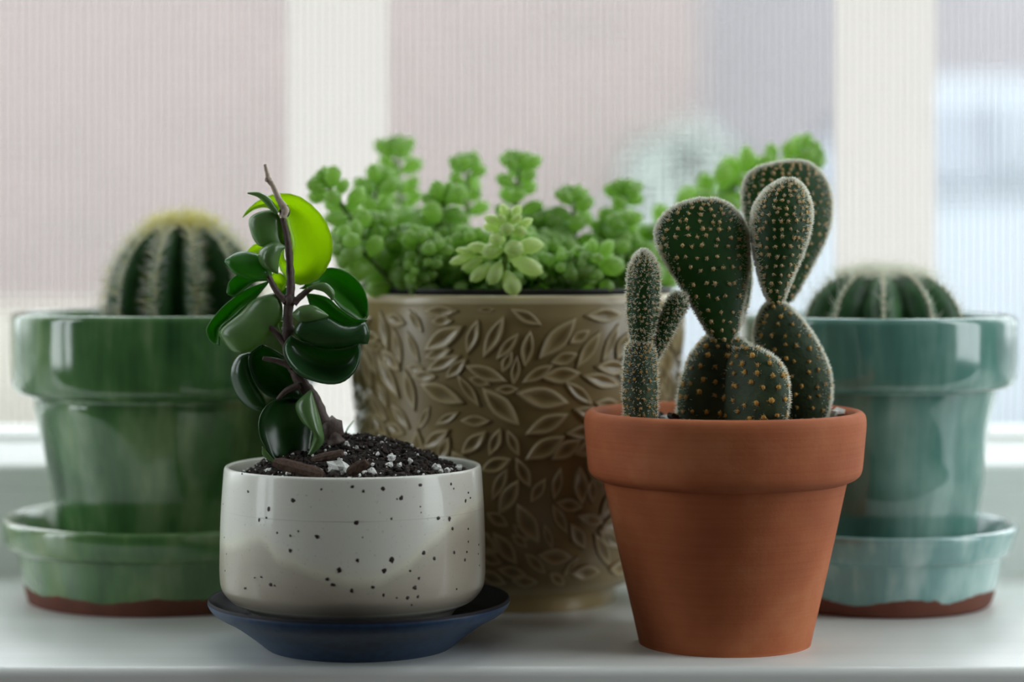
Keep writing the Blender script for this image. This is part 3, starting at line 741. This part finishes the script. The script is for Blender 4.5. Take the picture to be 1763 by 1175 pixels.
# --- terracotta pot + prickly pear
R = pos(1247.5, .852)
pp = root('potted_prickly_pear', R, 'prickly pear cactus with flat dotted pads in a plain terracotta pot', 'potted plant')
prof_t = bezprof([(0, .001), (.020, .001), (.0308, 0), (.0322, .0006), (.0328, .003), (.0400, .035), (.0452, .0585), (.0461, .0610)], 30)+bezprof([(.0488, .0622), (.0508, .0640), (.0516, .0675), (.0522, .0745), (.0528, .0815), (.0527, .0850), (.0518, .0868), (.0500, .0875), (.0482, .0865), (.0470, .083), (.046, .075), (.045, .070), (0, .070)], 36)
ob('pot', lathe('pot', prof_t, 160, 1, .00015, 2), M['terra'], pp)
soil_disc(pp, .0458, .0785, seed=8)
def rock(px, py, D, s, m):
    mb = MB(); blob(mb, Vector(), (s, s*.8, s*.6), .3, 0, ICO2, px); ob('pebble', mb.me('pebble', False), m, pp, at(px, py, D)-pp.location)
rock(1150, 722, .865, .0028, M['perlite']); rock(1437, 716, .862, .0035, M['perlite']); rock(1160, 720, .85, .003, M['crumb']); rock(1135, 718, .872, .0025, M['crumb'])

def pad(rows, D, th, yaw, m, am, sp_, hairs, fuzz, ar=.0008, lean=0, dens_top=0, hl=.0013, name='pad', hm=(0, 1)):
    """rows: (y, x_left, x_right) pixel slices from base to tip"""
    sp = sp_*(.74 if name == 'stem_segment' else .84)
    n = 34; S = catmull([tuple(map(float, r)) for r in rows], n)
    wmax = max((s[2]-s[1])/2 for s in S)
    H = S[0][0]-S[-1][0]
    ty = math.tan(radians(yaw))
    def surf(u, ph):
        q = min(max(u, 0), 1)*(n-1); k = min(int(q), n-2); s = S[k].lerp(S[k+1], q-k)
        Dc = D+lean*(S[0][0]-s[0])/H
        wpx = max((s[2]-s[1])/2, .3); c = at((s[1]+s[2])/2, s[0], Dc)-pp.location
        w_ = wpx/F*Dc; h_ = th*(wpx/wmax)**.75
        cx_, sx_ = cos(ph), sin(ph)
        return c+Vector((w_*cx_, h_*sx_+w_*cx_*ty, h_*.0))
    seg = 40; v = []; f = []
    for i in range(n):
        for j in range(seg): v.append(surf(i/(n-1), 2*pi*j/seg))
    for i in range(n-1):
        for j in range(seg): k = (j+1) % seg; f.append((i*seg+j, i*seg+k, (i+1)*seg+k, (i+1)*seg+j))
    f.append(tuple(range(seg))); f.append(tuple((n-1)*seg+j for j in range(seg)))
    o = ob(name, mesh(name, v, f), m, pp)
    mb = MB()
    def pn(u, ph):
        p = surf(u, ph); e = .01
        a_ = surf(min(u+e, 1), ph)-surf(max(u-e, 0), ph); b_ = surf(u, ph+.03)-surf(u, ph-.03)
        n_ = b_.cross(a_)
        if n_.length < 1e-14: n_ = Vector((0, 0, 1))
        n_.normalize()
        cc = surf(u, 0).lerp(surf(u, pi), .5)
        if u > .93: n_ = (n_+Vector((0, 0, 1))*(u-.93)*12).normalized()
        elif n_.dot(p-cc) < 0: n_ = -n_
        return p, n_
    Lm = H/F*D; nr = max(3, int(Lm/(sp*.80)))
    for i in range(nr):
        u = (i+.6)/nr
        per = 0; prev = surf(u, 0)
        for j in range(1, 25): q = surf(u, 2*pi*j/24); per += (q-prev).length; prev = q
        na = max(3, int(per/sp))
        # spread by arc length
        acc = [0]; pts = [surf(u, 2*pi*j/96) for j in range(97)]
        for j in range(96): acc.append(acc[-1]+(pts[j+1]-pts[j]).length)
        for j in range(na):
            tgt = ((j+(i % 2)*.5)/na) % 1*acc[-1]; k = next(q for q in range(96) if acc[q+1] >= tgt)
            ph = 2*pi*(k+(tgt-acc[k])/max(1e-9, acc[k+1]-acc[k]))/96+random.gauss(0, .16*sp/max(1e-4, per/6))
            p, n_ = pn(u+random.gauss(0, .13/nr), ph)
            sz = ar*random.uniform(.75, 1.2)
            x, y, _ = basis(n_)
            V, Fc = ICO1; mb.add([p+x*(q.x*sz*.72*random.uniform(.7, 1.3))+y*(q.y*sz*.72*random.uniform(.7, 1.3))+n_*(q.z*sz*.5) for q in V], Fc, 0)
            for h_ in range(14):
                d = (n_*random.uniform(.5, 1)+x*random.gauss(0, .45)+y*random.gauss(0, .45)).normalized()
                hair(mb, p+(x*random.gauss(0, 1)+y*random.gauss(0, 1))*sz*.38, d, sz*random.uniform(.6, 1.1), .00013, None, 0)
            for h_ in range(hairs+int(dens_top*max(0, u-.6)*40)):
                d = (n_*random.uniform(.45, 1)+x*random.gauss(0, .5)+y*random.gauss(0, .5)).normalized()
                hair(mb, p+(x*random.gauss(0, 1)+y*random.gauss(0, 1))*sz*.35, d, hl*random.uniform(.5, 1.2), .00011, None, 1 if random.random() < .45 else 2)
    for i in range(int(fuzz*2.0)):
        u = random.uniform(.03, 1)**.85; p, n_ = pn(u, random.choice((0, pi))+random.gauss(0, (1.2 if name == 'stem_segment' else .30)+.9*max(0, u-.85)/.15)); x, y, _ = basis(n_)
        d = (n_+x*random.gauss(0, .35)+y*random.gauss(0, .35)).normalized()
        hair(mb, p, d, hl*random.uniform(.6, 1.4), .00014, None, 2)
    ob('areoles', mb.me('areoles'), [am, M['hair_g'], M['hair']], o, kind='stuff')
    return o
A1, A2 = M['areole'], M['areole_old']
# back upper pad
pad([(530,1340,1352),(505,1328,1372),(470,1312,1392),(430,1298,1414),(395,1286,1428),(360,1279,1433),(330,1278,1430),(305,1286,1419),(290,1306,1404),(282,1338,1392),(279,1358,1376)], .876, .0050, 8, M['pad'], A1, .0041, 10, 2800, .0009)
# right lower pad
pad([(745,1355,1412),(725,1347,1418),(700,1336,1427),(670,1322,1430),(640,1310,1427),(610,1302,1416),(580,1299,1400),(555,1303,1382),(535,1312,1364),(522,1322,1348),(515,1330,1342)], .858, .0068, -8, M['pad_old'], A2, .0052, 9, 2400, .0010)
# upper middle pad (thick, seen half edge-on)
pad([(524,1330,1344),(505,1318,1352),(475,1308,1364),(440,1300,1380),(405,1296,1391),(375,1296,1396),(350,1303,1394),(330,1318,1386),(317,1336,1376),(310,1350,1366)], .842, .0095, 0, M['pad'], A1, .0034, 14, 3000, .0009, 0, .9)
# big left pad
pad([(590,1234,1256),(570,1218,1270),(540,1200,1277),(500,1176,1284),(460,1152,1288),(425,1133,1289),(400,1129,1286),(378,1138,1277),(360,1157,1262),(349,1183,1246),(344,1205,1230)], .842, .0058, 4, M['pad'], A1, .0046, 10, 3200, .0010)
# sliver of a second pad behind it
pad([(570,1250,1268),(540,1256,1283),(500,1262,1292),(460,1266,1294),(425,1266,1290),(405,1270,1284)], .858, .0045, 0, M['pad'], A1, .0040, 8, 500, .0007)
# lower central old pad
pad([(745,1168,1300),(720,1166,1318),(690,1167,1322),(660,1172,1318),(635,1180,1308),(612,1190,1308),(595,1202,1290),(582,1214,1272),(574,1228,1258)], .850, .0085, -6, M['pad_old'], A2, .0056, 14, 900, .0013)
# bulging old pad in front
pad([(748,1236,1338),(725,1232,1347),(695,1230,1353),(665,1232,1353),(643,1236,1349),(624,1242,1339),(609,1250,1322),(598,1262,1302)], .8435, .0115, -30, M['pad_old'], A2, .0060, 14, 900, .0014)
# left finger: lower, upper, side shoot
pad([(742,1078,1130),(715,1075,1131),(680,1072,1132),(640,1073,1131),(610,1076,1129),(594,1080,1126),(588,1092,1116)], .838, .0062, 0, M['pad_old'], A2, .0036, 6, 700, .00065, name='stem_segment')
pad([(604,1095,1118),(585,1086,1124),(555,1081,1131),(520,1079,1135),(485,1080,1136),(460,1084,1133),(444,1092,1125),(436,1100,1117),(432,1106,1111)], .838, .0060, 0, M['pad'], A1, .0027, 8, 1100, .00055, name='stem_segment')
pad([(624,1118,1130),(608,1119,1140),(585,1122,1154),(560,1130,1167),(540,1138,1178),(522,1146,1186),(510,1154,1184),(504,1162,1178)], .840, .0040, 10, M['pad'], A1, .0029, 7, 700, .00055, name='stem_segment')

# --- embossed beige pot + sedum
B = pos(890, .960)
sp_ = root('potted_sedum', B, 'bright green trailing sedum in a large beige pot embossed with leaf shapes', 'potted plant')
prof_b = bezprof([(0, .001), (.035, .001), (.0408, 0), (.0415, .0008), (.0416, .0055), (.0430, .0072)], 14)+bezprof([(.0480, .0085), (.0545, .0125), (.0590, .0205), (.0625, .0350), (.0658, .0600), (.0682, .0850), (.0695, .1080), (.0698, .1230), (.0700, .1268), (.0694, .1290), (.0680, .1296), (.0668, .1285), (.0662, .122), (.066, .110), (.064, .100), (0, .100)], 60)
me = lathe('pot', prof_b, 200, 1, .0002, 7)
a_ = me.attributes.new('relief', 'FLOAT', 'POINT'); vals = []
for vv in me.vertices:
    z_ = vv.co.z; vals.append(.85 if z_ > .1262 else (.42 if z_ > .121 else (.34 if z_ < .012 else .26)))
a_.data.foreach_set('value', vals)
spot = ob('pot', me, M['beige'], sp_)
def RB(z): return rprof(prof_b, z)
def hitB(px, py):
    for i in range(800):
        P_ = at(px, py, .880+i*.00015)-B
        if sqrt(P_.x**2+P_.y**2) <= RB(P_.z): return (atan2(P_.y, P_.x)*.066, P_.z)
    return None
RM = .066
def c8(x, y): return (600+x/3.67, 480+y/3.67)
def cb(x, y): return (600+x/3.526, 780+y/3.526)
L8 = [(470,210,710,205,80),(470,465,745,290,130),(750,490,820,250,80),(850,510,985,230,90),(1020,190,1225,300,80),(1195,520,1445,235,130),(1475,235,1740,230,100),(1110,570,1150,320,80),(1425,580,1595,320,90),(1590,540,1710,270,70),(485,590,725,480,90),(730,545,1010,655,100),(445,655,750,795,130),(840,680,1085,940,130),(1050,720,1400,790,150),(1460,610,1720,680,100),(1090,665,1300,540,80),(680,590,840,820,70),(700,900,915,900,80),(545,930,710,840,60),(1110,990,1395,850,120),(470,1080,650,950,100),(710,1120,880,960,100),(890,1130,965,940,80),(1000,950,1080,1130,70),(1110,1150,1375,990,130),(180,470,340,770,110),(360,560,430,850,90),(290,300,340,560,80),(370,320,455,540,60),(120,690,265,920,90),(270,780,400,960,80),(1350,640,1550,810,80),(200,190,260,470,90),(380,190,480,350,70),(930,520,1080,340,70),(1040,680,1070,480,60),(450,960,520,800,60),(810,200,930,195,40)]
LB = [(1010,300,1160,560,130),(870,470,1030,690,110),(830,360,980,450,90),(1400,70,1410,330,110),(1370,380,1550,430,80),(1480,480,1580,700,90),(1100,310,1200,150,80),(1240,300,1290,80,70),(870,300,970,80,80),(1230,300,1330,500,80),(1180,420,1240,600,60),(1060,600,1200,740,80),(1290,760,1400,620,60)]
leaves = []
def circles(p, q, w_):
    out = []
    for k in range(7):
        t_ = (k+.5)/7; out.append((p[0]+(q[0]-p[0])*t_, p[1]+(q[1]-p[1])*t_, max(.0004, w_*sin(pi*t_)*.95)))
    return out
occ = []
def addleaf(p, q, w_): leaves.append((p, q, w_)); occ.extend(circles(p, q, w_))
for L_, cf, sc_ in ((L8, c8, 3.67), (LB, cb, 3.526)):
    for (a1, b1, a2, b2, w_) in L_:
        p, q = hitB(*cf(a1, b1)), hitB(*cf(a2, b2))
        if p and q: addleaf(p, q, w_/sc_/F*.9/2)
grid = {}
def free(cs):
    for (x, y, r_) in cs:
        if y-r_ < .0115 or y+r_ > .1225: return False
        for (a1, b1, r2) in occ:
            dx = x-a1
            if abs(dx) < .012 and dx*dx+(y-b1)**2 < (r_+r2)**2*.52: return False
    return True
for size, tries in ((.0165, 1500), (.0135, 2200), (.0105, 3000), (.008, 3500), (.0055, 2500)):
    for k in range(tries):
        if len(leaves) >= 285: break
        th = random.uniform(-pi*1.08, pi*.08)*RM; z_ = random.uniform(.012, .122); an = random.choice((random.uniform(-.4, .4), random.uniform(.5, 2.7), random.uniform(-2.7, 2.7)))
        L_ = size*random.uniform(.9, 1.1)/2; w_ = L_*random.uniform(.38, .5)
        p = (th-cos(an)*L_, z_-sin(an)*L_); q = (th+cos(an)*L_, z_+sin(an)*L_)
        cs = circles(p, q, w_)
        if free(cs): addleaf(p, q, w_)
for (p, q, w_) in leaves:
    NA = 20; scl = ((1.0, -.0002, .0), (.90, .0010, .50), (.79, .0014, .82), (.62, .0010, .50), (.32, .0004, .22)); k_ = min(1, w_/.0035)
    dx, dy = (q[0]-p[0])/2, (q[1]-p[1])/2; mx, my = (p[0]+q[0])/2, (p[1]+q[1])/2; L_ = sqrt(dx*dx+dy*dy); ux, uy = dx/L_, dy/L_
    v = []; at2 = []
    def put(a, b, h):
        s_, z_ = mx+ux*a-uy*b, my+uy*a+ux*b; th = s_/RM; z_ = min(max(z_, .009), .1262); r_ = RB(z_)+h; v.append((r_*cos(th), r_*sin(th), z_))
    for (k, h, rl) in scl:
        for j in range(NA):
            a = 2*pi*j/NA; ca = cos(a); sa = sin(a)
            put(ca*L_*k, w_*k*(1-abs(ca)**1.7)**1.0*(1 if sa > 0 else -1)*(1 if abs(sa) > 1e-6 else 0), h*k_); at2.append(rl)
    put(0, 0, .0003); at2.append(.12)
    f = [(i*NA+j, i*NA+(j+1) % NA, (i+1)*NA+(j+1) % NA, (i+1)*NA+j) for i in range(len(scl)-1) for j in range(NA)]
    o_ = (len(scl)-1)*NA; f += [(o_+j, o_+(j+1) % NA, len(v)-1) for j in range(NA)]
    me = raw('embossed_leaf', v, f); me.attributes.new('relief', 'FLOAT', 'POINT').data.foreach_set('value', at2)
    ob('embossed_leaf', me, M['beige'], spot)
ob('nursery_pot', lathe('nursery_pot', [(.060, .101), (.0640, .118), (.0652, .1305), (.0658, .1318), (.0648, .1320), (.0636, .128), (.0615, .112), (.060, .101)], 120, 2), M['black'], sp_)
soil_disc(sp_, .0615, .121, seed=12)
# sedum
def teardrop(seg=9, rows=7):
    v = [(0, 0, 0)]; f = []
    for i in range(1, rows):
        t_ = i/rows; r_ = .34*(sin(pi*t_**1.3))**.60
        for j in range(seg): a = 2*pi*j/seg; v.append((r_*cos(a), r_*sin(a)*.85, t_))
    v.append((0, 0, 1)); n = len(v)
    for j in range(seg): f.append((0, 1+(j+1) % seg, 1+j))
    for i in range(rows-2):
        for j in range(seg): a = 1+i*seg; f.append((a+j, a+(j+1) % seg, a+seg+(j+1) % seg, a+seg+j))
    a = 1+(rows-2)*seg
    for j in range(seg): f.append((a+j, a+(j+1) % seg, n-1))
    return v, f
TV, TF = teardrop()
leaf_me = raw('sedum_leaf', TV, TF); leaf_me.materials.append(M['sedum'])
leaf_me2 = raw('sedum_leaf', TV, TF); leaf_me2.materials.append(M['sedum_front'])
stems = []   # (points px, leaf length px, front flag)
S_ = stems.append
def stem(pts, ll, ng, front=False, tipn=11): S_((pts, ll, ng, front, tipn))
# each: (px,py,D) from crown to tip
stem([(690,520,.95),(650,450,.93),(600,370,.925),(562,318,.925)], 27, 22)
stem([(690,520,.96),(660,440,.95),(640,370,.95),(655,315,.955)], 26, 20)
stem([(720,520,.99),(700,420,1.0),(690,340,1.01),(683,262,1.015)], 27, 20)
stem([(730,520,.94),(735,440,.93),(755,390,.93),(765,345,.935)], 26, 18)
stem([(790,520,.99),(795,430,.99),(805,350,.985),(803,288,.985)], 26, 18)
stem([(860,520,.97),(875,430,.965),(890,350,.96),(893,285,.96)], 26, 22)
stem([(960,520,.96),(975,450,.955),(990,400,.955),(985,345,.955)], 25, 16)
stem([(1030,520,.97),(1050,440,.975),(1070,385,.975),(1077,335,.975)], 25, 16)
stem([(1060,520,.99),(1120,440,.99),(1190,370,1.0),(1260,325,1.0),(1330,292,1.0),(1392,272,1.0)], 31, 42)
stem([(1040,520,.94),(1030,470,.915),(1022,448,.908)], 27, 9, False, 5)
stem([(700,520,.93),(660,470,.915),(620,430,.912),(600,425,.91)], 28, 12)
stem([(640,520,.96),(615,440,.97),(590,380,.97)], 25, 14)
random.seed(11)
for k in range(44):
    x0 = random.uniform(650, 1120); D0 = random.uniform(.915, 1.0); tx = x0+random.uniform(-45, 45); ty = random.uniform(385, 455)
    if tx < 640: ty = max(ty, 400)
    ty2 = ty if D0 > .93 else max(ty, 415)
    stem([(x0, 515, D0), ((x0+tx)/2+random.uniform(-10, 10), (515+ty2)/2, D0-.004), (tx, ty2, D0-.008)], random.uniform(22, 28), 13)
for k in range(14):
    x0 = random.uniform(650, 1120); stem([(x0, 508, .918), (x0+random.uniform(-15, 15), 472, .910), (x0+random.uniform(-25, 25), 455+random.uniform(-15, 12), .906)], random.uniform(16, 20), 7, False, 5)
part_count = 0; stuff = MB()
FS = [(1030,350,960,190,-1,115),(1050,350,1150,200,-1,115),(1030,400,790,320,-3,120),(1030,390,930,300,-5,95),(1040,380,1050,240,-3,75),(1050,390,1150,300,-5,100),(1030,430,1010,440,-7,150),(1040,450,1210,470,-4,130),(1080,450,1270,340,0,110),(1000,560,860,530,-6,150),(950,450,780,400,1,110),(990,640,760,680,-3,180),(1050,560,1110,690,-7,200),(1040,640,1380,590,-1,180),(1020,720,1370,880,-2,200),(1000,850,1110,1100,-3,200),(960,760,840,990,-3,180),(860,780,650,960,-2,150),(880,640,620,620,-1,130),(720,680,500,650,-2,90),(700,700,440,780,-1,110),(820,700,560,840,0,120)]
DFS = .8865
def fsp(x, y, d=0): return at(700+x/5.877, 320+y/5.877, DFS+d*.001)-B
mb = MB(); tube(mb, [at(905, 508, .915)-B, fsp(960, 1000, 8), fsp(985, 860, 1), fsp(1000, 700), fsp(1025, 550), fsp(1045, 390)], [.0011, .0012, .0012, .0011, .001, .0008], 8)
tube(mb, [fsp(990, 700), fsp(860, 690, 2), fsp(700, 680, 1)], [.0010, .0009, .0008], 7)
fso = ob('stem', mb.me('stem'), M['sedum_stem'], sp_)
for (bx, by, tx, ty, dy, wd) in FS:
    p, q = fsp(bx, by), fsp(tx, ty, dy); d = q-p; Ls = d.length*1.05; X, Y, Z = basis(d); fat = wd/5.877/F*DFS/(Ls*.64)
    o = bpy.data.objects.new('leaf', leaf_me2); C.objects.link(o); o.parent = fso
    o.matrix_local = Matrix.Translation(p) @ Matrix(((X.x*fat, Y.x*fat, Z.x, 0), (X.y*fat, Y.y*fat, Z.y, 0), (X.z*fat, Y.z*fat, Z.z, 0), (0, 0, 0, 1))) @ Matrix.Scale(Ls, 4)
order = sorted(range(len(stems)), key=lambda i: (not stems[i][3], i > 11, stems[i][0][-1][2]))
for i in order:
    pts, ll, ng, front, tipn = stems[i]
    P3 = [at(*q)-B for q in pts]
    mb = MB(); tube(mb, P3, [.0012]*(len(P3)-1)+[.0007], 7)
    so = ob('stem', mb.me('stem'), M['sedum_stem'], sp_)
    Q = catmull(P3, 60); ng = int(ng*.72)+1; n = ng+tipn
    for k in range(n):
        if k < ng: t_ = .18+.74*k/ng; sc_ = 1.0-.22*max(0, t_-.6)/.4; spread = 1.0
        else: t_ = .93+.07*(k-ng)/tipn; sc_ = .92-.42*(k-ng)/tipn; spread = 1.0-.7*(k-ng)/tipn
        q = t_*59; a = min(int(q), 58); p = Q[a].lerp(Q[a+1], q-a); T_ = (Q[a+1]-Q[a]).normalized()
        x, y, _ = basis(T_); an = k*2.39996+i; d = (x*cos(an)+y*sin(an))
        d = (d*spread+T_*(.32 if k < ng else 1.25-1.0*spread+.05)+Vector((0, 0, .18 if not front else -.05))).normalized()
        Ls = (ll*1.92 if not front else ll*1.30)/F*pts[-1][2]*sc_*random.uniform(.88, 1.1)
        X, Y, Z = basis(d); fat = random.uniform(.85, 1.1)
        mat4 = Matrix(((X.x*fat, Y.x*fat, Z.x, 0), (X.y*fat, Y.y*fat, Z.y, 0), (X.z*fat, Y.z*fat, Z.z, 0), (0, 0, 0, 1)))
        mat4 = Matrix.Translation(p+d*.0004) @ mat4 @ Matrix.Scale(Ls, 4)
        if part_count < 270:
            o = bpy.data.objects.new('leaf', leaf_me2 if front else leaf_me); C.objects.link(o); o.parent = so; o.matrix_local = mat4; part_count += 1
        else:
            stuff.add([mat4 @ Vector(vv) for vv in TV], TF)
ob('leaves', stuff.me('leaves'), M['sedum'], sp_, kind='stuff')
